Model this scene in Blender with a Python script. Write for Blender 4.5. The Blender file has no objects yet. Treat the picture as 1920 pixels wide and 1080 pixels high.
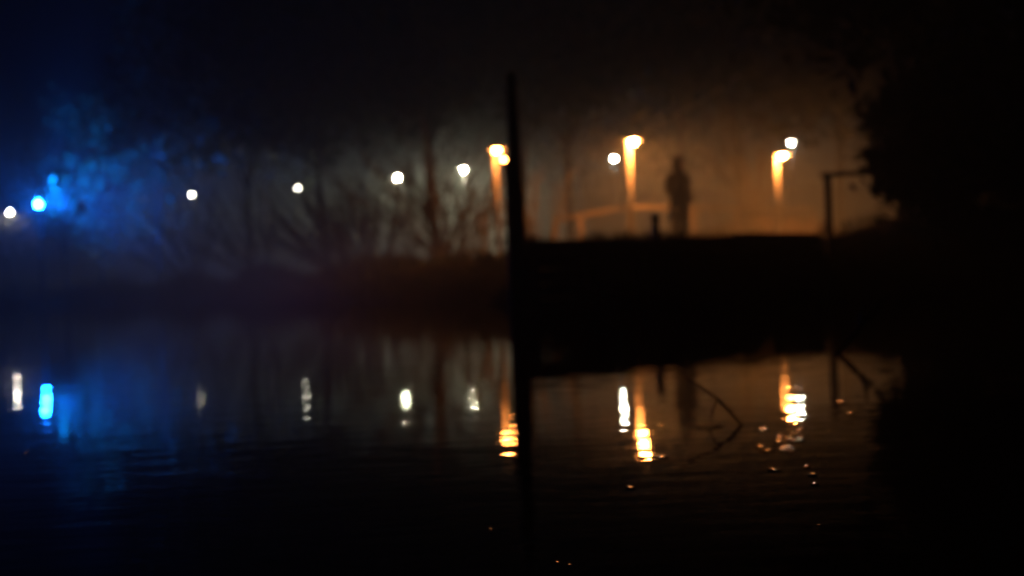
import bpy, math, random
import numpy as np
from mathutils import Vector, Matrix

# ------------------------------------------------------------------ camera
SC = bpy.context.scene
COL = SC.collection
CAM_Z = 0.40                      # metres above the pond
F = 2059.0                        # focal length in photo pixels (1920 wide)
ROLL = math.radians(2.15)
PITCH = math.radians(-0.49)
fw = Vector((0, math.cos(PITCH), math.sin(PITCH)))
up0 = Vector((0, -math.sin(PITCH), math.cos(PITCH)))
rt0 = Vector((1, 0, 0))
rt = rt0 * math.cos(ROLL) - up0 * math.sin(ROLL)
up = up0 * math.cos(ROLL) + rt0 * math.sin(ROLL)
cd = bpy.data.cameras.new('camera')
cam = bpy.data.objects.new('camera', cd)
COL.objects.link(cam)
m3 = Matrix((rt, up, -fw)).transposed()
cam.matrix_world = Matrix.Translation((0, 0, CAM_Z)) @ m3.to_4x4()
cd.sensor_width = 36.0
cd.lens = F * 36.0 / 1920.0
cd.clip_start = 0.05
cd.clip_end = 2000
cd.dof.use_dof = True
cd.dof.focus_distance = 1.5       # the photograph is focused far too near
cd.dof.aperture_fstop = 2.75
SC.camera = cam

def at(x, y, d):
    """photo pixel -> world point at depth d (metres along +Y)"""
    v = rt * (x - 960.0) + up * (540.0 - y) + fw * F
    return Vector((0, 0, CAM_Z)) + v * (d / v.y)

# ------------------------------------------------------------------ sky, moon, exposure
SKY_ELEV, SKY_ROT = math.radians(-5.0), math.radians(215)
W = bpy.data.worlds.new('World'); SC.world = W; W.use_nodes = True
wn = W.node_tree.nodes; wl = W.node_tree.links
bg = wn['Background']
sky = wn.new('ShaderNodeTexSky'); sky.sky_type = 'NISHITA'; sky.sun_disc = False
sky.sun_elevation = SKY_ELEV; sky.sun_rotation = SKY_ROT
wl.new(sky.outputs[0], bg.inputs[0]); bg.inputs[1].default_value = 0.028; sky.ozone_density = 8
sl = bpy.data.lights.new('moon', 'SUN'); sl.energy = 0.002; sl.angle = math.radians(0.5); sl.color = (1, .95, .88)
so = bpy.data.objects.new('moon', sl); COL.objects.link(so)
so.rotation_euler = (math.radians(50), 0, math.radians(35))
SC.view_settings.view_transform = 'Standard'; SC.view_settings.look = 'None'
SC.view_settings.gamma = 1; SC.view_settings.exposure = 0; SC.view_settings.use_curve_mapping = False
cy = SC.cycles
cy.use_denoising = True
cy.sample_clamp_indirect = 25
cy.max_bounces = 6; cy.volume_bounces = 0; cy.transparent_max_bounces = 8
cy.use_light_tree = True

# strengths of the lamps (radiance of the glowing glass)
ORANGE, WHITE, BLUE = 2800.0, 8000.0, 3200.0
HAZE = 0.004

# ------------------------------------------------------------------ materials
def mat(name, c1, c2=None, scale=4.0, rough=0.8, bump=0.0, spec=0.3, stretch=(1, 1, 1)):
    m = bpy.data.materials.new(name); m.use_nodes = True
    n = m.node_tree.nodes; l = m.node_tree.links; b = n['Principled BSDF']
    b.inputs['Roughness'].default_value = rough
    b.inputs['Specular IOR Level'].default_value = spec
    if c2 is None:
        c2 = tuple(x * 0.6 for x in c1)
    tc = n.new('ShaderNodeTexCoord'); mp = n.new('ShaderNodeMapping'); mp.inputs['Scale'].default_value = stretch
    nz = n.new('ShaderNodeTexNoise'); nz.inputs['Scale'].default_value = scale; nz.inputs['Detail'].default_value = 6
    rp = n.new('ShaderNodeValToRGB')
    rp.color_ramp.elements[0].position = .3; rp.color_ramp.elements[1].position = .7
    rp.color_ramp.elements[0].color = (*c1, 1); rp.color_ramp.elements[1].color = (*c2, 1)
    l.new(tc.outputs['Object'], mp.inputs[0]); l.new(mp.outputs[0], nz.inputs['Vector'])
    l.new(nz.outputs[0], rp.inputs[0]); l.new(rp.outputs[0], b.inputs['Base Color'])
    if bump:
        bp = n.new('ShaderNodeBump'); bp.inputs['Strength'].default_value = bump; bp.inputs['Distance'].default_value = .03
        l.new(nz.outputs[0], bp.inputs['Height']); l.new(bp.outputs[0], b.inputs['Normal'])
    return m

def glow(name, col, s):
    m = bpy.data.materials.new(name); m.use_nodes = True
    n = m.node_tree.nodes; l = m.node_tree.links
    n.remove(n['Principled BSDF'])
    e = n.new('ShaderNodeEmission'); e.inputs[0].default_value = (*col, 1); e.inputs[1].default_value = s
    l.new(e.outputs[0], n['Material Output'].inputs[0])
    return m

M = dict(
    ground=mat('earth_and_leaf_litter', (.04, .045, .02), (.12, .06, .03), 3, .95, .6),
    grass=mat('grass_blades', (.03, .05, .018), (.05, .055, .025), 5, .7),
    bark=mat('bark', (.06, .05, .04), (.03, .026, .022), 9, .9, .8, stretch=(1, 1, .2)),
    leaf=mat('green_leaves', (.045, .075, .03), (.09, .10, .04), 1.5, .6),
    leaf2=mat('dark_leaves', (.035, .06, .025), (.045, .06, .03), 1.5, .8, spec=.1),
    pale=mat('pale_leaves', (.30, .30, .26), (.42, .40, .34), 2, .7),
    stem=mat('willow_stems', (.20, .16, .11), (.12, .10, .07), 8, .8),
    wood=mat('weathered_timber', (.45, .36, .26), (.30, .24, .17), 7, .85, .5, stretch=(1, 1, 8)),
    board=mat('wet_boards', (.06, .05, .04), (.03, .028, .022), 7, .75, .5, stretch=(.3, 1, 5)),
    metal=mat('painted_steel', (.50, .48, .45), (.42, .40, .38), 12, .5),
    darkmetal=mat('dark_steel', (.04, .04, .042), (.025, .025, .027), 12, .45),
    coat=mat('dark_coat', (.10, .06, .05), (.07, .045, .04), 30, .9),
    trousers=mat('dark_trousers', (.03, .03, .034), (.02, .02, .024), 40, .9),
    skin=mat('skin', (.42, .27, .2), (.36, .22, .16), 20, .5),
    shoe=mat('shoe', (.02, .018, .016), None, 20, .5),
    glintleaf=mat('glint_leaf_surface', (.06, .035, .015), (.03, .02, .01), 60, .16, spec=.8),
    twig=mat('wet_twig', (.05, .04, .03), (.03, .024, .018), 30, .35, .5),
    orange=glow('sodium_light', (1, .29, .055), ORANGE),
    orange_dim=glow('weak_sodium_light', (1, .29, .055), ORANGE * .11),
    orange_mid=glow('middling_sodium_light', (1, .29, .055), ORANGE * .65),
    white_dim=glow('weak_white_light', (1, .95, .76), WHITE * .013),
    white_mid=glow('middling_white_light', (.97, 1, .82), WHITE * .13),
    white_low=glow('low_white_light', (1, .95, .78), WHITE * .05),
    white=glow('cool_white_light', (1, .87, .60), WHITE),
    blue=glow('blue_floodlight', (.003, .13, 1), BLUE),
)

def water_material():
    m = bpy.data.materials.new('pond_water'); m.use_nodes = True
    n = m.node_tree.nodes; l = m.node_tree.links; b = n['Principled BSDF']
    b.inputs['Base Color'].default_value = (.006, .008, .006, 1)
    b.inputs['Roughness'].default_value = .015; b.inputs['IOR'].default_value = 1.33
    tc = n.new('ShaderNodeTexCoord')
    h = None
    for sc, amp, st in ((1.1, .0022, (1, 1.6, 1)), (6.0, .0009, (1, 2.0, 1)), (15.0, .00010, (1, 1.6, 1))):
        mp = n.new('ShaderNodeMapping'); mp.inputs['Scale'].default_value = st
        nz = n.new('ShaderNodeTexNoise'); nz.inputs['Scale'].default_value = sc; nz.inputs['Detail'].default_value = 1
        ml = n.new('ShaderNodeMath'); ml.operation = 'MULTIPLY'; ml.inputs[1].default_value = amp
        l.new(tc.outputs['Object'], mp.inputs[0]); l.new(mp.outputs[0], nz.inputs['Vector']); l.new(nz.outputs[0], ml.inputs[0])
        if h is None: h = ml
        else:
            ad = n.new('ShaderNodeMath'); ad.operation = 'ADD'
            l.new(h.outputs[0], ad.inputs[0]); l.new(ml.outputs[0], ad.inputs[1]); h = ad
    bp = n.new('ShaderNodeBump'); bp.inputs['Strength'].default_value = 1; bp.inputs['Distance'].default_value = 1
    l.new(h.outputs[0], bp.inputs['Height']); l.new(bp.outputs[0], b.inputs['Normal'])
    return m
M['water'] = water_material()

# ------------------------------------------------------------------ helpers
def mesh(name, v, f, smooth=False):
    me = bpy.data.meshes.new(name)
    me.from_pydata([tuple(p) for p in v], [], f); me.update()
    if smooth:
        me.polygons.foreach_set('use_smooth', [True] * len(me.polygons))
    return me

def obj(name, me, m, parent=None):
    o = bpy.data.objects.new(name, me)
    if m is not None and not me.materials: me.materials.append(m)
    COL.objects.link(o); o.parent = parent
    return o

def tag(o, label=None, cat=None, group=None, kind=None):
    for k, v in (('label', label), ('category', cat), ('group', group), ('kind', kind)):
        if v: o[k] = v
    return o

def thing(name, loc, label, cat, group=None, rz=0):
    o = bpy.data.objects.new(name, None); o.empty_display_size = .2
    COL.objects.link(o); o.location = loc; o.rotation_euler.z = rz
    return tag(o, label, cat, group)

def box(cx, cy_, cz, sx, sy, sz, jit=0, rnd=random, bev=0.12):
    """chamfered box"""
    v = []; f = []
    c = min(sx, sy, sz) * bev
    X, Y, Z = sx / 2, sy / 2, sz / 2
    prof = [(-X + c, -Y), (X - c, -Y), (X, -Y + c), (X, Y - c), (X - c, Y), (-X + c, Y), (-X, Y - c), (-X, -Y + c)]
    for z, k in ((-Z, .0), (-Z + c, 1), (Z - c, 1), (Z, .0)):
        for (a, b) in prof:
            s = 1 if k else None
            aa, bb = (a, b) if k else (a - math.copysign(min(c, abs(a)), a), b - math.copysign(min(c, abs(b)), b))
            v.append((cx + aa, cy_ + bb, cz + z))
    for r in range(3):
        for i in range(8):
            j = (i + 1) % 8
            f.append((r * 8 + i, r * 8 + j, r * 8 + 8 + j, r * 8 + 8 + i))
    f.append(tuple(range(7, -1, -1))); f.append(tuple(range(24, 32)))
    return v, f

def tube(pts, rad, n=8):
    """tapered tube along points"""
    pts = [Vector(p) for p in pts]; v = []; f = []
    for i, p in enumerate(pts):
        t = (pts[min(i + 1, len(pts) - 1)] - pts[max(i - 1, 0)]).normalized()
        a = t.cross(Vector((.13, 1, .07))).normalized(); b = t.cross(a)
        for k in range(n):
            an = 2 * math.pi * k / n
            v.append(p + (a * math.cos(an) + b * math.sin(an)) * rad[i])
    for i in range(len(pts) - 1):
        for k in range(n):
            k2 = (k + 1) % n
            f.append((i * n + k, i * n + k2, i * n + n + k2, i * n + n + k))
    f.append(tuple(range(n - 1, -1, -1))); e = (len(pts) - 1) * n; f.append(tuple(range(e, e + n)))
    return v, f

def lathe(prof, n=16, c=(0, 0, 0)):
    v = []; f = []
    for (r, z) in prof:
        for k in range(n):
            a = 2 * math.pi * k / n
            v.append((c[0] + r * math.cos(a), c[1] + r * math.sin(a), c[2] + z))
    for i in range(len(prof) - 1):
        for k in range(n):
            k2 = (k + 1) % n
            f.append((i * n + k, i * n + k2, i * n + n + k2, i * n + n + k))
    f.append(tuple(range(n - 1, -1, -1))); e = (len(prof) - 1) * n; f.append(tuple(range(e, e + n)))
    return v, f

def ball(r, c=(0, 0, 0), n=12, m=7, sz=1.0):
    return lathe([(max(1e-4, r * math.sin(math.pi * i / m)), -r * sz * math.cos(math.pi * i / m)) for i in range(m + 1)], n, c)

def join(*vf):
    V = []; Fc = []
    for v, f in vf:
        o = len(V); V += list(v); Fc += [tuple(i + o for i in q) for q in f]
    return V, Fc

def copy_tree(o, parent=None):
    c = o.copy(); COL.objects.link(c); c.parent = parent
    for ch in list(o.children): copy_tree(ch, c)
    return c

# ------------------------------------------------------------------ terrain and water
QA, QB = Vector((.12, 12.2, 0)), Vector((4.35, 15.45, 0))     # front edge of the quay
SHORE = [(-400, 75), (-60, 60), (-32, 54), (-24, 51), (-15, 46), (-9, 38), (-5.5, 30), (-2.6, 23.6), (-.9, 21.2), (.5, 20.2), (.75, 13.4),
         (4.0, 16.0), (4.9, 15.2), (6.5, 13.6), (9, 12.3), (14, 9), (26, -10), (60, -40), (400, -60)]
def shore_dist(px, py):
    """signed distance to the shoreline, positive on land"""
    best = np.full(px.shape, 1e9); sgn = np.zeros(px.shape)
    for (x0, y0), (x1, y1) in zip(SHORE[:-1], SHORE[1:]):
        dx, dy = x1 - x0, y1 - y0
        t = np.clip(((px - x0) * dx + (py - y0) * dy) / (dx * dx + dy * dy), 0, 1)
        d = np.hypot(px - x0 - t * dx, py - y0 - t * dy)
        best = np.minimum(best, d)
    poly = SHORE + [(400, 700), (-400, 700)]
    inside = np.zeros(px.shape, bool); j = len(poly) - 1
    for i in range(len(poly)):
        xi, yi = poly[i]; xj, yj = poly[j]
        if yi != yj:
            c = ((yi > py) != (yj > py)) & (px < (xj - xi) * (py - yi) / (yj - yi) + xi)
            inside ^= c
        j = i
    return np.where(inside, best, -best)

def ground_z(px, py):
    px = np.asarray(px, float); py = np.asarray(py, float)
    s = shore_dist(px, py)
    t = np.clip((s + .35) / .8, 0, 1); t = t * t * (3 - 2 * t)
    low = np.clip((-px - 1.5) / 5, 0, 1)                            # the left bank lies lower
    z = -.55 + (1.3 - .42 * low) * t                                         # top of the bank
    z = z + .02 * np.clip(s, 0, 12) * (t > 0)
    z = z + .36 * np.exp(-((px - 6.4) / 1.4) ** 2 - ((py - 15.6) / 2.5) ** 2) * t    # rising bank right of the handrail
    z = z + (.06 * np.sin(px * 1.7 + py * .6) + .05 * np.sin(py * 2.3 - px * .8)) * np.clip(s - .3, 0, 1) * .6
    z = z + 1.0 * np.exp(-((px - 7.2) / 2.6) ** 2 - ((py - 31.5) / 2.6) ** 2)      # mound of leaf litter behind the right lamp
    far = np.clip((py - 92) / 60, 0, 1); z = z + 11 * far * far * (3 - 2 * far)
    return z

gx = np.concatenate([np.linspace(-400, -62, 14), np.linspace(-60, -6, 110), np.arange(-5.8, 9, .2), np.linspace(9.3, 30, 50), np.linspace(34, 400, 14)])
gy = np.concatenate([np.linspace(-120, 2, 14), np.arange(3, 30, .22), np.linspace(30.5, 95, 110), np.linspace(100, 700, 22)])
GX, GY = np.meshgrid(gx, gy)
GZ = ground_z(GX, GY)
nx, ny = len(gx), len(gy)
V = np.stack([GX.ravel(), GY.ravel(), GZ.ravel()], 1)
I = np.arange(nx * ny).reshape(ny, nx)
Q = np.stack([I[:-1, :-1].ravel(), I[:-1, 1:].ravel(), I[1:, 1:].ravel(), I[1:, :-1].ravel()], 1)
me = bpy.data.meshes.new('ground'); me.from_pydata(V.tolist(), [], Q.tolist()); me.update()
me.polygons.foreach_set('use_smooth', [True] * len(me.polygons))
tag(obj('ground', me, M['ground']), 'dark earth and grass banks round the pond', 'ground', kind='structure')
wv = [(-380, -110, 0), (380, -110, 0), (380, 140, 0), (-380, 140, 0)]
tag(obj('water', mesh('water', wv, [(0, 1, 2, 3)]), M['water']), 'still black pond water mirroring the lamps', 'water', kind='structure')

def gz(x, y): return float(ground_z(np.array([x]), np.array([y]))[0])

# ------------------------------------------------------------------ trees
def leaves_mesh(name, cen, size, seed, droop=0):
    r = np.random.default_rng(seed); n = len(cen)
    a = r.normal(size=(n, 3)); a /= np.linalg.norm(a, axis=1)[:, None]
    if droop: a[:, 2] -= droop; a /= np.linalg.norm(a, axis=1)[:, None]
    b = np.cross(a, r.normal(size=(n, 3))); b /= np.linalg.norm(b, axis=1)[:, None] + 1e-9
    s = size * r.uniform(.6, 1.35, n)[:, None]
    nrm = np.cross(a, b) * s * .12
    v = np.stack([cen - a * s, cen + b * s * .48 + nrm, cen + a * s, cen - b * s * .48 + nrm], 1).reshape(-1, 3)
    f = np.arange(4 * n).reshape(n, 4)
    me = bpy.data.meshes.new(name)
    me.vertices.add(4 * n); me.vertices.foreach_set('co', v.ravel())
    me.loops.add(4 * n); me.loops.foreach_set('vertex_index', f.ravel().astype(np.int32))
    me.polygons.add(n); me.polygons.foreach_set('loop_start', np.arange(0, 4 * n, 4, dtype=np.int32))
    me.update(calc_edges=True); me.validate()
    return me

def tree(name, base, height, rad, clear, label, seed, n=7000, size=.26, m='leaf', group=None, lean=(0, 0), squash=1.0, clumps=60):
    """trunk with limbs, and a crown of leaf clumps from 'clear' metres up to the height"""
    R = random.Random(seed); r = np.random.default_rng(seed)
    t = thing(name, base, label, 'tree', group)
    top = Vector((lean[0], lean[1], height * .9)); tr = .006 * height + .05
    pts = []; 
    for i in range(7):
        k = i / 6
        pts.append(Vector((top.x * k * k + R.uniform(-.12, .12) * (0 < i), top.y * k * k + R.uniform(-.12, .12) * (0 < i), -.3 + (top.z + .3) * k)))
    parts = [tube(pts, [tr * (1.35 - .1) if i == 0 else tr * (1 - .85 * i / 6) for i in range(7)], 9)]
    cz = (clear + height) / 2; hz = (height - clear) / 2
    cc = []
    for k in range(clumps):
        d = r.normal(size=3); d /= np.linalg.norm(d)
        q = r.uniform(.35, 1.0) ** .6
        x, y, z = d[0] * rad * q, d[1] * rad * q * squash, d[2] * hz * q * .95
        w = 1 - .35 * max(0, z / hz)
        cc.append((x * w + lean[0] * .8, y * w + lean[1] * .8, cz + z))
    cc = np.array(cc)
    for k in range(11):
        q = Vector(cc[R.randrange(len(cc))]); s = pts[2 + k % 4]
        if s.z > q.z - .2: s = pts[2]
        mid = s.lerp(q, .5) + Vector((R.uniform(-.3, .3), R.uniform(-.3, .3), .25))
        rr = tr * R.uniform(.28, .42)
        parts.append(tube([s, s.lerp(mid, .5), mid, q], [rr, rr * .8, rr * .55, rr * .2], 6))
    obj('trunk', mesh('trunk', *join(*parts), smooth=True), M['bark'], t)
    sel = r.integers(0, len(cc), n); cs = r.uniform(.16, .34, len(cc)) * rad
    pos = cc[sel] + r.normal(size=(n, 3)) * (cs[sel] * .62)[:, None] * np.array([1, 1, .75])
    pos[:, 2] = np.maximum(pos[:, 2], clear * .9)
    obj('crown', leaves_mesh('crown', pos, size, seed + 1), M[m], t)
    return t

def tp(px, d):                       # base of a tree seen at photo column px, depth d
    p = at(px, 520, d); return (p.x, d, gz(p.x, d) - .05)

SPECS = [
    # px, depth, height, crown radius, clear stem, label, leaf material
    (-265, 57, 10.0, 4.2, 2.0, 'dark tree cut by the left picture edge beside the blue floodlight', 'leaf'),
    (190, 57.5, 10.5, 3.8, 1.6, 'blue-lit leafy tree right behind the blue floodlight', 'leaf'),
    (300, 54, 11.0, 2.8, 4.9, 'faint blue tree between the floodlight and the second white lamp from the left', 'leaf'),
    (470, 50, 15.5, 4.6, 5.4, 'tall dark tree at the edge of the blue sky patch', 'leaf'),
    (610, 45, 16.0, 5.0, 5.2, 'tall dark tree over the third white lamp from the left', 'leaf2'),
    (690, 49, 17.5, 5.2, 6.0, 'tall dark tree just left of the fourth white lamp from the left', 'leaf2'),
    (815, 44, 17.0, 5.0, 5.8, 'tall dark tree between the two brightest white lamps', 'leaf2'),
    (990, 44, 17.0, 5.2, 5.6, 'tall dark tree just behind the black mooring pole', 'leaf2'),
    (1075, 41, 15.0, 4.6, 5.6, 'tree with bare lower trunk left of the middle orange lamp', 'leaf2'),
    (1282, 43, 16.5, 5.0, 5.4, 'tall dark tree behind the hooded figure', 'leaf2'),
    (1390, 37, 15.5, 4.6, 4.9, 'tree with orange-tinted underside between the figure and the right orange lamp', 'leaf'),
    (1580, 37, 15.5, 4.8, 5.0, 'dark tree behind the right orange lamp', 'leaf2'),
    (1760, 27, 13.5, 5.0, 1.6, 'broad black tree filling the right picture edge', 'leaf2'),
]
for i, (px, d, h, r_, c, lab, m_) in enumerate(SPECS):
    sparse = i in (1, 2)
    tree('leafy_tree', tp(px, d), h, r_, c, lab, 100 + i * 7, n=2600 if sparse else 7500, size=.2 if sparse else .27, m=m_, group='trees round the pond')
p = at(128, 560, 50.4)
tree('sapling', (p.x, 50.4, gz(p.x, 50.4) - .05), 6.2, 1.1, 3.0, 'thin sapling with cyan glinting leaves right of the blue floodlight', 77, n=240, size=.2, m='leaf', clumps=12)
# second rank that closes the view between the crowns
BACK = [(500, 66, 20, 6.5, 'hazy far tree left of the third white lamp from the left'), (640, 84, 23, 8, 'hazy far tree between the third and fourth white lamps from the left'),
        (950, 76, 23, 8, 'hazy far tree behind the black mooring pole'), (1330, 66, 20, 7, 'hazy far tree behind the right half of the orange glow'),
        (1650, 58, 19, 7, 'hazy far tree above the dark handrail')]
for i, (px, d, h, r_, lab) in enumerate(BACK):
    tree('leafy_tree', tp(px, d), h, r_, 6.5, lab, 400 + i * 5, n=6500, size=.42, m='leaf2', group='trees round the pond')
# low black trees close by on the right bank
tree('leafy_tree', (7.9, 14.6, gz(7.9, 14.6) - .05), 7.8, 3.5, .9, 'near black tree overhanging the handrail and the right bank', 900, n=26000, size=.15,
     m='leaf2', group='trees round the pond', lean=(-.5, -.3), clumps=110)
tree('bank_bush', (6.9, 14.1, gz(6.9, 14.1) - .05), 2.6, 1.2, .1, 'low black bush on the right bank at the picture edge', 930, n=9000, size=.10, m='leaf2', clumps=50)

tree('bank_bush', (5.75, 14.75, gz(5.75, 14.75) - .05), 2.5, .85, .05, 'black bush right beside the dark handrail', 940, n=9000, size=.10, m='leaf2', clumps=50)

# ------------------------------------------------------------------ osier shrubs with bare fanned stems
def shrub(base, n, length, spread, label, seed, bias=0.0, rad=.022):
    R = random.Random(seed)
    t = thing('willow_shrub', base, label, 'shrub', 'bare stemmed shrubs on the bank')
    for k in range(n):
        a = bias + spread * (2 * (k + .5) / n - 1) + R.uniform(-.08, .08)
        b = R.uniform(-.35, .35); L = length * R.uniform(.6, 1.1)
        p = Vector((R.uniform(-.25, .25), R.uniform(-.25, .25), -.1)); pts = [p.copy()]
        d = Vector((math.sin(a) * .8, b * .6, math.cos(a))).normalized()
        for s in range(5):
            d = (d + Vector((math.sin(a) * .07 + R.uniform(-.06, .06), R.uniform(-.05, .05), -.025))).normalized()
            p = p + d * (L / 5); pts.append(p.copy())
        parts = [tube(pts, [rad * R.uniform(.8, 1.2) * (1 - .15 * i) for i in range(6)], 6)]
        for q in range(5):                                     # side twigs
            s = pts[2 + q % 3]; sd = (d + Vector((R.uniform(-.5, .5), R.uniform(-.4, .4), R.uniform(-.1, .4)))).normalized()
            parts.append(tube([s, s + sd * L * .14, s + sd * L * .27 + Vector((0, 0, -.03))], [rad * .45, rad * .35, rad * .2], 5))
        obj('stem', mesh('stem', *join(*parts), smooth=True), M['stem'], t)
    return t
def sp(px, d): 
    p = at(px, 500, d); return (p.x, d, gz(p.x, d))
shrub(sp(835, 27), 30, 3.6, .75, 'bare fan-shaped shrub under the two brightest white lamps', 11, -.12, .036)
shrub(sp(785, 61), 28, 6.6, .6, 'leaning bare shrub under the left one of the two brightest lamps', 12, -.25, .05)
shrub(sp(640, 38), 24, 4.8, .6, 'bare leaning shrub between the third and fourth white lamps from the left', 13, -.4, .04)
shrub(sp(500, 45), 22, 5.2, .6, 'bare leaning shrub left of the third white lamp from the left', 14, -.4, .036)
shrub(sp(365, 49), 22, 5.2, .7, 'blue-lit bare shrub under the second white lamp from the left', 15, -.3, .04)
shrub(sp(1135, 55), 28, 7.0, .45, 'bare upright shrub behind the white lamp beside the middle orange one', 16, -.1, .05)
shrub(sp(765, 29), 44, 3.7, .6, 'fine twiggy shrub arching over the bank under the fourth white lamp', 21, -.15, .014)
shrub(sp(660, 35), 40, 4.2, .7, 'fine twiggy shrub arching over the bank between the third and fourth white lamps', 22, -.3, .016)
shrub(sp(705, 33), 26, 3.6, .7, 'dark bare shrub below and left of the bright white lamp', 19, -.2, .028)
shrub(sp(885, 26.5), 22, 3.0, .55, 'dark bare shrub just left of the left orange lamp', 20, .1, .024)
shrub(sp(1015, 25.5), 16, 2.6, .5, 'small bare shrub right of the black mooring pole', 17, -.2, .024)
shrub(sp(1420, 31), 20, 3.4, .5, 'bare shrub in the orange mist left of the right lamp', 18, 0, .024)

# ------------------------------------------------------------------ leafy bushes
def bush(base, h, r_, label, seed, m, n=2600, size=.09):
    return tree('leafy_bush', base, h, r_, .05, label, seed, n=n, size=size, m=m, clumps=34)
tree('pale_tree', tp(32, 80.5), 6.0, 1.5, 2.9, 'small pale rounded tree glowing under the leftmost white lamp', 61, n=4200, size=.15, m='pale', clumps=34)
b = sp(930, 20.9); bush((b[0], b[1], b[2] - .3), .95, .5, 'low dark bush at the waterline left of the black pole', 62, 'leaf2', 1800, .06)
b = sp(1885, 19); bush((b[0], b[1], b[2]), 1.6, .9, 'brownish bush faintly lit at the right picture edge', 63, 'leaf', 2600, .1)

# ------------------------------------------------------------------ grass on the banks
def grass():
    r = np.random.default_rng(5)
    P = []
    for (x0, y0), (x1, y1) in zip(SHORE[2:-3], SHORE[3:-2]):
        L = math.hypot(x1 - x0, y1 - y0); n = int(min(3000, L * 200))
        t = r.random(n); o = r.exponential(.9, n)
        nx_, ny_ = -(y1 - y0) / L, (x1 - x0) / L
        P.append(np.stack([x0 + (x1 - x0) * t + nx_ * (o - .05), y0 + (y1 - y0) * t + ny_ * (o - .05)], 1))
    P = np.concatenate(P); s = shore_dist(P[:, 0], P[:, 1]); P = P[s > .02]
    z = ground_z(P[:, 0], P[:, 1])
    tq = r.random(420); tq = tq[np.sin(tq * 31) + np.sin(tq * 17 + 1) > -.1]; oq = r.uniform(.1, .5, len(tq))       # tufts on the quay edge
    qn = np.array([-(QB - QA).normalized().y, (QB - QA).normalized().x])
    PQ = np.array(QA)[None, :2] * (1 - tq)[:, None] + np.array(QB)[None, :2] * tq[:, None] + qn[None] * oq[:, None]
    nb = len(P); P = np.concatenate([P, PQ]); z = np.concatenate([z, np.full(len(PQ), .80)]); n = len(P)
    h = r.uniform(.08, .34, n) * (1 + 1.6 * (P[:, 1] > 22.5) * (P[:, 0] < -1) * np.clip((-P[:, 0] - 1) / 5, .15, 1) * (1 + .6 * np.sin(P[:, 0] * 1.3)))
    h[nb:] *= .55; a = r.uniform(0, 2 * np.pi, n); w = .009 + .009 * (P[:, 1] > 24)
    lean = r.normal(size=(n, 2)) * .35 * h[:, None]
    b = np.stack([P[:, 0], P[:, 1], z - .03], 1); dx = np.stack([np.cos(a) * w, np.sin(a) * w, 0 * a], 1)
    tip = b + np.stack([lean[:, 0], lean[:, 1], h], 1); midp = (b + tip) / 2 + np.array([0, 0, .03])
    v = np.stack([b - dx, b + dx, midp + dx * .8, tip, midp - dx * .8], 1).reshape(-1, 3)
    f = np.arange(5 * n).reshape(n, 5)
    me = mesh('grass', v.tolist(), f.tolist())
    tag(obj('grass', me, M['grass']), 'rough grass growing along the pond banks', 'grass', kind='stuff')
grass()

# ------------------------------------------------------------------ timber quay
q = (QB - QA); QL = q.length; qd = q.normalized(); ang = math.atan2(qd.y, qd.x)
TOP = .80
quay = thing('timber_quay', QA, 'dark timber quay with boarded face below the orange mist', 'quay', rz=ang)
R = random.Random(3)
# local frame: x along the edge, y inland, z up
bh = .17
bm_ = [mesh('wall_board', *box(0, 0, 0, QL / 3 - .012, .05, bh - .012)) for _ in range(1)][0]
for row in range(6):
    for k in range(3):
        o = obj('wall_board', bm_, M['board'], quay)
        o.location = (QL * (k + .5) / 3, .09 + R.uniform(-.008, .008), TOP - .2 - bh * row - .02)
for k, (a, b_, z) in enumerate(((0, .42, -.02), (.42, .66, -.005), (.66, 1, .02))):
    me = mesh('capping_beam', *box(0, 0, 0, QL * (b_ - a) - .01, .2, .16 + .02 * k))
    o = obj('capping_beam', me, M['board'], quay); o.location = (QL * (a + b_) / 2, .06, TOP - .04 + z); o.rotation_euler.y = R.uniform(-.004, .004)
pm = mesh('pile', *tube([(0, 0, -1.2), (0, 0, .2), (0, 0, .66)], [.085, .08, .075], 10), smooth=True)
for k in range(7):
    o = obj('pile', pm, M['board'], quay); o.location = (QL * (k + .12) / 6.3, -.03, R.uniform(-.02, .02))
dm = mesh('deck_plank', *box(0, 0, 0, .165, 1.45, .045))
nd = int(QL / .178)
for k in range(nd):
    u = .09 + k * .178; ln = min(1.45, 1.22 * u - .12)
    if ln < .12: continue
    o = obj('deck_plank', dm if ln > 1.44 else mesh('deck_plank', *box(0, 0, 0, .165, ln, .045)), M['wood'], quay)
    o.location = (u, .175 + ln / 2 + R.uniform(-.02, .02), TOP - .02 + R.uniform(-.006, .006)); o.rotation_euler.z = R.uniform(-.012, .012)
# side wall of the quay going back at its left end
se = Vector((.28, 20.0, 0)) - QA; sa = math.atan2(se.y, se.x) - ang
sm_ = mesh('side_board', *box(0, 0, 0, se.length, .05, bh - .012))
for row in range(6):
    o = obj('side_board', sm_, M['board'], quay)
    o.location = (math.cos(sa) * (se.length / 2 + .08), math.sin(sa) * (se.length / 2 + .08), TOP - .2 - bh * row - .02); o.rotation_euler.z = sa

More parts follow.
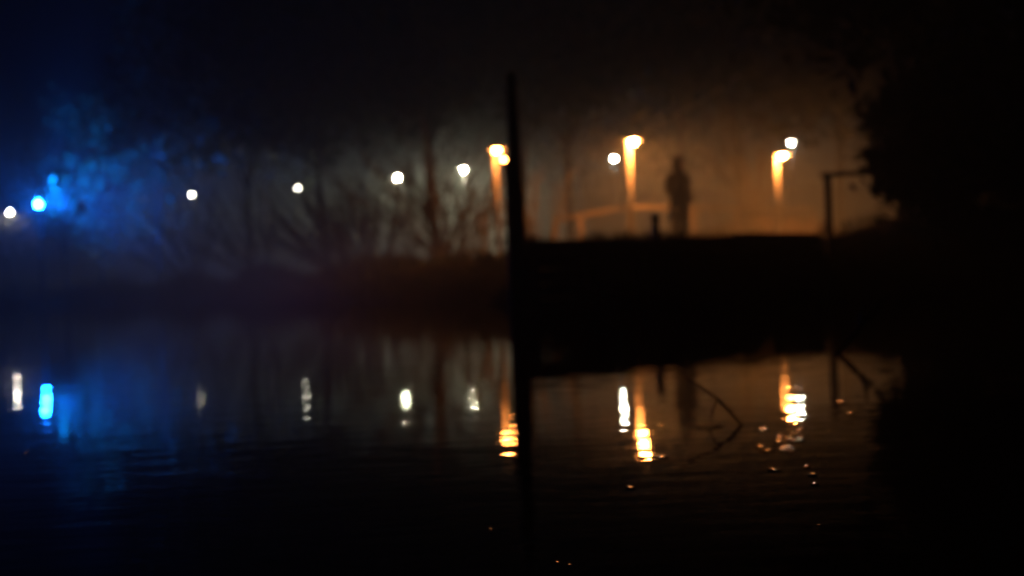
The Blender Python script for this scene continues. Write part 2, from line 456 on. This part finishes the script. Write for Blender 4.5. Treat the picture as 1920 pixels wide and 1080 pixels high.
# black mooring pole at the left end of the quay
p = at(971, 520, 12.05)
t = thing('mooring_pole', (p.x, 12.05, 0), 'tall black mooring pole standing at the left end of the quay', 'pole')
obj('pile', mesh('pile', *tube([(0, 0, -1.3), (.005, 0, .4), (0, 0, 1.3), (-.008, 0, 1.66), (-.008, 0, 1.70)], [.115, .108, .102, .096, .085], 12), smooth=True), M['board'], t)
obj('upper_pole', mesh('upper_pole', *tube([(.012, 0, 1.45), (.014, 0, 1.9), (.006, 0, 2.4), (.006, 0, 2.65)], [.078, .072, .064, .05], 12), smooth=True), M['board'], t)
obj('mooring_ring', mesh('mooring_ring', *tube([(.09 * math.cos(a) * .55, -.1 - .01 * math.sin(a), 1.05 + .06 * math.sin(a)) for a in [i * math.pi / 6 for i in range(13)]], [.009] * 13, 6), smooth=True), M['darkmetal'], t)

# small bollard on the quay edge
p = at(1230, 450, 13.62)
t = thing('mooring_bollard', (p.x, 13.62, TOP), 'short dark post on the quay edge left of the hooded figure', 'bollard')
obj('post', mesh('post', *lathe([(.055, -.02), (.055, .0), (.05, .02), (.047, .22), (.05, .26)], 12), smooth=True), M['darkmetal'], t)
obj('cap', mesh('cap', *lathe([(.05, .26), (.062, .27), (.062, .30), (.045, .325), (.02, .335)], 12), smooth=True), M['darkmetal'], t)

# dark handrail at the right end of the quay
p0 = at(1555, 440, 15.55); zb = gz(p0.x + .15, 15.6)
t = thing('handrail', (p0.x, 15.55, zb - .05), 'dark square handrail frame at the right end of the quay', 'handrail')
ht = at(1555, 330, 15.55).z - zb + .05
hm = mesh('post', *box(0, 0, ht / 2 - .15, .085, .085, ht + .3))
for x in (0, 1.05):
    o = obj('post', hm, M['board'], t); o.location = (x, 0, 0)
obj('rail', mesh('rail', *box(.525, 0, ht + .02, 1.22, .10, .055)), M['board'], t)
obj('lower_rail', mesh('lower_rail', *box(.525, 0, ht * .36, .96, .04, .04)), M['board'], t)

# ------------------------------------------------------------------ wooden rail fence behind the quay
fence = thing('rail_fence', (0, 0, 0), 'low wooden rail fence lit orange behind the quay', 'fence')
FP = [(1040, 413, 25.8), (1088, 405, 25.3), (1180, 388, 24.7), (1300, 390, 25.3), (1380, 391, 26.2), (1450, 393, 27), (1525, 393, 28)]
FP = [at(*a) for a in FP]
def beam(a, b, w, h):
    L = (b - a).length; v, f = box(0, 0, 0, L, w, h)
    d = (b - a).normalized(); s = d.cross(Vector((0, 0, 1))).normalized(); u = s.cross(d)
    return [(a + b) / 2 + d * x + s * y + u * z for x, y, z in v], f
for a, b_ in zip(FP[:-1], FP[1:]):
    obj('rail', mesh('rail', *beam(a, b_ - (b_ - a).normalized() * .01, .09, .09)), M['wood'], fence)
for a in FP:
    g = gz(a.x, a.y); obj('post', mesh('post', *box(a.x, a.y, (g - .3 + a.z - .045) / 2, .1, .1, a.z - .045 - g + .3)), M['wood'], fence)
fence2 = thing('rail_fence', (0, 0, 0), 'short wooden rail fence at the foot of the left orange lamp', 'fence')
F2 = [at(905, 397, 26), at(952, 394, 25.4), at(985, 396, 25.7)]
for a, b_ in zip(F2[:-1], F2[1:]):
    obj('rail', mesh('rail', *beam(a, b_ - (b_ - a).normalized() * .01, .09, .09)), M['wood'], fence2)
for a in F2:
    g = gz(a.x, a.y); obj('post', mesh('post', *box(a.x, a.y, (g - .3 + a.z - .045) / 2, .1, .1, a.z - .045 - g + .3)), M['wood'], fence2)

# ------------------------------------------------------------------ lamps
def path_lamp(px, py, d, label, twin=False, off=(.06, -.24), glass='orange', rim=0.0, tilt=0.0):
    h = at(px, py, d); x, y = h.x - off[0], h.y - off[1]
    g = gz(x, y)
    t = thing('path_lamp', (x, y, g), label, 'lamp', 'orange lamps on the quay path')
    H = h.z - g
    obj('base', mesh('base', *lathe([(.13, -.1), (.13, .04), (.10, .07), (.075, .12)], 14), smooth=True), M['metal'], t)
    obj('post', mesh('post', *tube([(0, 0, .08), (0, 0, H * .5), (0, 0, H + .12)], [.06, .055, .05], 12), smooth=True), M['metal'], t)
    obj('arm', mesh('arm', *tube([(0, 0, H + .08), (off[0] * .5, off[1] * .6, H + .15), (off[0], off[1], H + .14)], [.03, .028, .026], 8), smooth=True), M['metal'], t)
    sh = obj('lamp_shade', mesh('lamp_shade', *lathe([(.02, .14 + rim), (.08, .13 + rim), (.15, .075 + rim), (.185, rim), (.180, rim), (.145, .068 + rim), (.03, .11 + rim)], 18), smooth=True), M['metal'], t)
    sh.location = (off[0], off[1], H); sh.rotation_euler.y = math.radians(-tilt)
    bu = obj('bulb', mesh('bulb', *ball(.075, (off[0], off[1], H), 12, 7, .85), smooth=True), M[glass], t)
    if twin:
        q = at(944, 299, d) - Vector((x, y, g))
        obj('lower_arm', mesh('lower_arm', *tube([(0, 0, q.z + .1), (q.x * .6, q.y - .02, q.z + .12), (q.x, q.y - .05, q.z + .09)], [.02, .02, .018], 8), smooth=True), M['metal'], t)
        obj('lower_shade', mesh('lower_shade', *lathe([(.02, .08), (.06, .06), (.085, .0), (.08, .0), (.02, .06)], 14, (q.x, q.y - .05, q.z)), smooth=True), M['metal'], t)
        obj('lower_bulb', mesh('lower_bulb', *ball(.035, (q.x, q.y - .05, q.z), 10, 6), smooth=True), M[glass], t)
    return t, Vector((x, y, g + H))
path_lamp(931, 281, 24, 'orange lamp with two bulbs left of the black mooring pole', True, (.03, -.2), 'orange_dim')
_, top2 = path_lamp(1187, 265, 24, 'brightest orange lamp on a post left of the hooded figure', rim=.0, tilt=2, glass='orange_mid')
path_lamp(1467, 290, 28, 'orange lamp on a post right of the hooded figure, nearest the handrail', off=(.10, -.22), rim=-.02, tilt=0)

def street_lamp(px, py, d, label, glass='white', r_=.075):
    h = at(px, py, d); g = gz(h.x, d)
    t = thing('street_lamp', (h.x, d, g), label, 'street lamp', 'white lamps along the far bank')
    H = h.z - g
    obj('base', mesh('base', *lathe([(.16, -.15), (.16, .1), (.11, .2), (.08, .5)], 12), smooth=True), M['darkmetal'], t)
    obj('post', mesh('post', *tube([(0, 0, .4), (0, 0, H * .5), (0, 0, H - .3)], [.07, .06, .045], 10), smooth=True), M['darkmetal'], t)
    obj('globe', mesh('globe', *ball(r_, (0, 0, H), 12, 8), smooth=True), M[glass], t)
    obj('hood', mesh('hood', *lathe([(.02, H + .22), (.14, H + .19), (.26, H + .08), (.30, H + .0), (.29, H + .0), (.24, H + .075), (.04, H + .15)], 14), smooth=True), M['darkmetal'], t)
    for sx in (-1, 1):
        obj('hanger', mesh('hanger', *tube([(sx * .04, 0, H - .35), (sx * .27, 0, H - .22), (sx * .29, 0, H + .03)], [.016] * 3, 6), smooth=True), M['darkmetal'], t)
for a in ((1483, 267, 54, 'white lamp just above the right orange lamp', 'white_mid'),
          (1151, 297, 58.5, 'white lamp just left of the middle orange lamp', 'white_mid'),
          (870, 318, 62, 'starlike white lamp nearest the left orange lamp'),
          (746, 333, 65, 'bright white lamp over the fanned bare stems'),
          (558, 352, 69, 'dimmer round white lamp, third white one from the left', 'white_dim'),
          (360, 365, 71.5, 'cream lamp half veiled by leaves, next right of the blue floodlight', 'white_dim'),
          (18, 398, 79, 'cream lamp at the left picture edge above the pale tree', 'white_low')):
    street_lamp(*a)

# blue floodlight
h = at(72, 383, 50); g = gz(h.x, 50)
t = thing('floodlight', (h.x, 50, g), 'blue floodlight glaring on a dark post at the left', 'floodlight'); H = h.z - g
obj('post', mesh('post', *tube([(0, .12, -.3), (0, .12, H * .5), (0, .12, H + .1)], [.1, .09, .07], 10), smooth=True), M['darkmetal'], t)
obj('bracket', mesh('bracket', *join(beam(Vector((0, .12, H)), Vector((.17, .0, H)), .03, .05), beam(Vector((0, .12, H - .1)), Vector((-.17, 0, H)), .03, .05))), M['darkmetal'], t)
obj('housing', mesh('housing', *box(0, .06, H - .17, .34, .2, .07)), M['darkmetal'], t)
obj('lens', mesh('lens', *ball(.11, (0, 0, H), 12, 8), smooth=True), M['blue'], t)

bl = bpy.data.lights.new('blue_beam', 'SPOT'); bl.energy = 12000; bl.color = (.0, .13, 1); bl.spot_size = math.radians(165); bl.spot_blend = .8; bl.shadow_soft_size = .08
bo = bpy.data.objects.new('blue_beam', bl); COL.objects.link(bo); bo.parent = t     # the floodlight's own beam, aimed at the trees behind it
bo.location = (.12, .18, H + .14); bo.rotation_euler = Vector((.75, .5, .32)).to_track_quat('-Z', 'Y').to_euler()

# overhead wire from the middle orange lamp up into the trees
a = top2 + Vector((.02, 0, .10)); b_ = at(1405, 128, 33)
pts = [a.lerp(b_, k / 10) - Vector((0, 0, .25 * math.sin(math.pi * k / 10) * .4)) for k in range(11)]
tag(obj('overhead_wire', mesh('overhead_wire', *tube(pts, [.014] * 11, 6), smooth=True), M['metal']), 'thin wire rising from the middle orange lamp up to the right', 'wire')

# ------------------------------------------------------------------ hooded person on the path
def skin_mesh(name, verts, edges, radii, m, parent, sub=2, root=0):
    me = bpy.data.meshes.new(name); me.from_pydata(verts, edges, []); me.update()
    o = obj(name, me, m, parent)
    md = o.modifiers.new('skin', 'SKIN'); md.use_smooth_shade = True
    for i, rr in enumerate(radii):
        sv = me.skin_vertices[0].data[i]; sv.radius = rr if isinstance(rr, tuple) else (rr, rr); sv.use_root = (i == root)
    s = o.modifiers.new('sub', 'SUBSURF'); s.levels = 1; s.render_levels = sub
    return o

def person(px, d, label):
    p = at(px, 450, d); g = gz(p.x, d)
    t = thing('person', (p.x, d, g), label, 'person', rz=math.radians(38))
    # one continuous body: pelvis root, legs, torso, neck, head, arms into the pockets
    v = [(0, 0, .92), (0, 0, 1.08), (0, .01, 1.26), (0, .01, 1.40), (0, -.005, 1.49), (0, -.015, 1.56), (0, -.02, 1.66), (0, -.01, 1.70),
         (.09, 0, .86), (.095, -.015, .50), (.10, .02, .10), (.105, -.07, .035), (.11, -.15, .03),
         (-.09, 0, .86), (-.10, .02, .50), (-.105, .05, .10), (-.11, -.04, .035), (-.115, -.12, .03),
         (.17, .01, 1.40), (.22, .03, 1.16), (.19, -.07, .97), (.165, -.12, .93),
         (-.17, .01, 1.40), (-.22, .03, 1.16), (-.19, -.07, .97), (-.165, -.12, .93)]
    e = [(0, 1), (1, 2), (2, 3), (3, 4), (4, 5), (5, 6), (6, 7), (0, 8), (8, 9), (9, 10), (10, 11), (11, 12), (0, 13), (13, 14), (14, 15), (15, 16), (16, 17),
         (3, 18), (18, 19), (19, 20), (20, 21), (3, 22), (22, 23), (23, 24), (24, 25)]
    r = [(.15, .11), (.135, .10), (.15, .115), (.13, .09), .055, (.075, .085), (.075, .095), .05,
         .085, .06, .042, .045, .03, .085, .06, .042, .045, .03, .062, .052, .042, .035, .062, .052, .042, .035]
    skin_mesh('body', v, e, r, M['skin'], t)
    # face pieces
    fz = 1.625
    obj('nose', mesh('nose', *tube([(0, -.105, fz + .01), (0, -.128, fz - .02), (0, -.112, fz - .035)], [.008, .013, .009], 8), smooth=True), M['skin'], t)
    for s in (-1, 1):
        obj('eye', mesh('eye', *ball(.011, (s * .031, -.098, fz + .015), 8, 6), smooth=True), M['shoe'], t)
    obj('mouth', mesh('mouth', *box(0, -.104, fz - .062, .042, .012, .009)), M['skin'], t)
    # trousers, shoes
    for s, kn, an, ft in ((1, (.095, -.015, .50), (.10, .02, .09), (.105, -.05, 0)), (-1, (-.10, .02, .50), (-.105, .05, .09), (-.11, -.02, 0))):
        obj('trouser_leg', mesh('trouser_leg', *tube([(s * .085, 0, .93), (s * .092, 0, .75), kn, (an[0], an[1], .25), an], [.108, .10, .078, .068, .066], 14), smooth=True), M['trousers'], t)
        obj('shoe', mesh('shoe', *join(tube([(ft[0], ft[1] + .09, .045), (ft[0], ft[1], .05), (ft[0], ft[1] - .09, .04), (ft[0], ft[1] - .15, .03)], [.045, .052, .045, .028], 10))), M['shoe'], t)
    # long coat
    n = 24; rows = [(.58, .20, .155), (.70, .205, .155), (.92, .20, .15), (1.08, .185, .14), (1.26, .20, .145), (1.38, .205, .125), (1.44, .16, .105), (1.48, .10, .085), (1.50, .085, .08)]
    V = []; Fc = []
    for (z, a, b) in rows:
        for k in range(n):
            an = 2 * math.pi * k / n; w = 1 + (.05 * math.sin(5 * an + z * 3) if z < 1 else 0)
            V.append((a * w * math.cos(an), b * w * math.sin(an), z))
    for i in range(len(rows) - 1):
        for k in range(n):
            Fc.append((i * n + k, i * n + (k + 1) % n, i * n + n + (k + 1) % n, i * n + n + k))
    coat = obj('coat', mesh('coat', V, Fc, True), M['coat'], t)
    for s in (-1, 1):
        obj('sleeve', mesh('sleeve', *tube([(s * .15, .01, 1.41), (s * .205, .015, 1.34), (s * .235, .03, 1.16), (s * .205, -.07, .985), (s * .18, -.12, .945)], [.075, .082, .072, .06, .055], 12), smooth=True), M['coat'], coat)
    # pointed hood, open at the face
    V = []; Fc = []; rows = [(1.44, .115, .105, .0), (1.52, .115, .12, -.005), (1.60, .12, .135, -.008), (1.68, .105, .125, 0), (1.745, .065, .085, .02), (1.775, .02, .03, .045)]
    for (z, a, b, dy) in rows:
        for k in range(n):
            an = 2 * math.pi * k / n; V.append((a * math.cos(an), dy + b * math.sin(an), z))
    for i in range(len(rows) - 1):
        for k in range(n):
            mid = (k + .5) * 360 / n
            if 1 <= i <= 2 and abs(mid - 270) < 36: continue
            Fc.append((i * n + k, i * n + (k + 1) % n, i * n + n + (k + 1) % n, i * n + n + k))
    Fc.append(tuple(range((len(rows) - 1) * n, len(rows) * n)))
    obj('hood', mesh('hood', V, Fc, True), M['coat'], coat)
    return t
person(1276, 20, 'hooded person in a long dark coat standing in the orange mist')

# ------------------------------------------------------------------ sticks in the water and leaves added for glints
def wp(px, py):                       # point of the water surface under a photo pixel
    v = rt * (px - 960.0) + up * (540.0 - py) + fw * F
    k = -CAM_Z / v.z
    return Vector((v.x * k, v.y * k, 0))
a = wp(1570, 664); b_ = at(1645, 576, a.y + .15)
t = thing('driftwood_stick', a, 'bare stick leaning out of the water near the right bank', 'stick')
d = b_ - a
obj('shaft', mesh('shaft', *tube([-d * .35, Vector((0, 0, 0)), d * .5 + Vector((.005, 0, .006)), d, d * 1.3], [.012, .012, .011, .009, .006], 8), smooth=True), M['twig'], t)
obj('side_shoot', mesh('side_shoot', *tube([d * .55, d * .7 + Vector((-.01, 0, .03)), d * .8 + Vector((-.025, 0, .07))], [.010, .007, .004], 6), smooth=True), M['twig'], t)
a = wp(1395, 796)
t = thing('fallen_twig', a, 'thin dark twig arching over the water below the hooded figure', 'twig')
def rel(px, py, d): return at(px, py, d) - a
D = a.y
obj('upper_branch', mesh('upper_branch', *tube([rel(1400, 806, D), rel(1372, 775, D), rel(1345, 748, D + .05), rel(1310, 722, D + .1), rel(1272, 702, D + .12)], [.004, .004, .0035, .003, .002], 7), smooth=True), M['twig'], t)
obj('lower_branch', mesh('lower_branch', *tube([rel(1400, 803, D), rel(1360, 800, D - .02), rel(1328, 797, D - .03), rel(1302, 800, D - .03)], [.003, .003, .0025, .002], 7), smooth=True), M['twig'], t)
obj('side_branch', mesh('side_branch', *tube([rel(1345, 748, D + .05), rel(1338, 765, D + .03), rel(1330, 790, D)], [.003, .003, .002], 6), smooth=True), M['twig'], t)

def leaf_mesh(seed):
    R = random.Random(seed); n = 10; rad = .2
    L, Wd = .015 * R.uniform(.6, 1.3), .011 * R.uniform(.6, 1.3)
    v = []; f = []
    for ring in (0, .5, 1):
        for k in range(n):
            an = 2 * math.pi * k / n
            x, y = ring * L * math.cos(an), ring * Wd * math.sin(an) * (1 + .2 * math.cos(2 * an))
            v.append((x, y, .0025 - (x * x + y * y) / (2 * rad)))
    for i in (0, 1):
        for k in range(n):
            k2 = (k + 1) % n; f.append((i * n + k, i * n + k2, i * n + n + k2, i * n + n + k))
    v2 = [(x, y, z - .0012) for x, y, z in v[2 * n:]]
    o = len(v); v += v2
    for k in range(n):
        k2 = (k + 1) % n; f.append((2 * n + k, 2 * n + k2, o + k2, o + k))
    f.append(tuple(range(o + n - 1, o - 1, -1)))
    return mesh('glint_leaf', v, f[n * 0:], True)
LM = [leaf_mesh(s) for s in range(4)]
LAMPS = (at(1467, 290, 28), at(1187, 265, 24))
SPOTS = [(1497, 808), (1502, 804), (1464, 818), (1460, 828), (1475, 824), (1500, 820), (1430, 805), (1425, 838), (1436, 845), (1468, 843), (1475, 838), (1485, 846),
         (1490, 826), (1500, 826), (1452, 882), (1512, 876), (1524, 890), (1528, 908), (1575, 755), (1594, 776), (1182, 915), (1205, 858), (1241, 857), (1240, 797), (50, 850), (921, 993), (1045, 1055), (1068, 1060), (1535, 985)]
R = random.Random(8)
for i, (px, py) in enumerate(SPOTS):
    o = obj('glint_leaf', LM[i % 4], M['glintleaf']); o.location = wp(px, py) + Vector((0, 0, .0005))
    o.scale = [min(1.1, max(.45, o.location.y / 2.6))] * 3
    if i >= 24: o.scale = [.3] * 3
    lamp = LAMPS[0] if i < 20 or i == 28 else LAMPS[1]
    hv_ = ((lamp - o.location).normalized() + (Vector((0, 0, CAM_Z)) - o.location).normalized()).normalized()   # added leaves, each tilted to mirror a lamp to the camera as a glint
    hv_ = (hv_ + Vector((R.uniform(-.04, .04), R.uniform(-.03, .03), 0))).normalized()
    o.rotation_euler = (Vector((0, 0, 1)).rotation_difference(hv_) @ Matrix.Rotation(R.uniform(0, 6.28), 3, 'Z').to_quaternion()).to_euler()
    if i < 18: tag(o, 'added leaf tilted to glint in the orange speckle right of the twig', 'leaf', 'leaves added for glints under the right orange lamp')
    else: tag(o, ['added glint leaf left of the stick on the right', 'added glint leaf just right of the stick foot', 'lone added glint leaf well below the middle orange reflection',
                  'added glint leaf right under the middle orange reflection', 'added glint leaf below right of the middle orange reflection', 'added glint leaf above right of the middle orange reflection',
                  'lone added glint leaf below the blue reflection', 'lone added glint leaf below the black pole reflection', 'left one of two added glint leaves at the bottom picture edge',
                  'right one of two added glint leaves at the bottom picture edge', 'lone added glint leaf low in the dark water at the right'][i - 18], 'leaf')

# ------------------------------------------------------------------ haze
hm = bpy.data.materials.new('mist'); hm.use_nodes = True
n = hm.node_tree.nodes; n.remove(n['Principled BSDF'])
pv = n.new('ShaderNodeVolumePrincipled'); pv.inputs['Color'].default_value = (.82, .95, .86, 1)
pv.inputs['Density'].default_value = HAZE; pv.inputs['Anisotropy'].default_value = 0.45
hm.node_tree.links.new(pv.outputs[0], n['Material Output'].inputs['Volume'])
x0, x1, y0, y1, z0, z1 = -420, 420, -130, 720, -1.6, 30
hv = [(x, y, z) for z in (z0, z1) for (x, y) in ((x0, y0), (x1, y0), (x1, y1), (x0, y1))]
ho = obj('haze', mesh('haze', hv, [(3, 2, 1, 0), (4, 5, 6, 7), (0, 1, 5, 4), (1, 2, 6, 5), (2, 3, 7, 6), (3, 0, 4, 7)]), hm)
tag(ho, 'thin night mist over the whole pond', 'mist', kind='stuff')

# thicker mist lying over the quay path and under the lamps of the far bank
def mist(name, c, r, dens, label):
    m = hm.copy(); m.name = name
    n = m.node_tree.nodes; l = m.node_tree.links; pv = n['Principled Volume']
    tc = n.new('ShaderNodeTexCoord'); gr = n.new('ShaderNodeTexGradient'); gr.gradient_type = 'QUADRATIC_SPHERE'
    ml = n.new('ShaderNodeMath'); ml.operation = 'MULTIPLY'; ml.inputs[1].default_value = dens
    l.new(tc.outputs['Object'], gr.inputs[0]); l.new(gr.outputs['Fac'], ml.inputs[0]); l.new(ml.outputs[0], pv.inputs['Density'])
    o = obj('mist_bank', mesh('mist_bank', *ball(1.02, (0, 0, 0), 32, 18), True), m)
    o.location = c; o.scale = r
    tag(o, label, 'mist', kind='stuff')
mist('quay_mist', (5.5, 20.2, .9), (7.5, 8.6, 4.0), .14, 'orange mist over the quay path')
mist('bank_mist', (-3.4, 50, 2.4), (8, 17, 6.0), .13, 'pale mist round the bare shrubs')
mist('flood_mist', (-18.5, 54, 5.0), (12, 9, 11), .035, 'blue mist round the floodlight')
mist('water_mist', (-4.5, 27, .2), (9, 13, 2.6), .10, 'low mist lying on the water before the left bank')
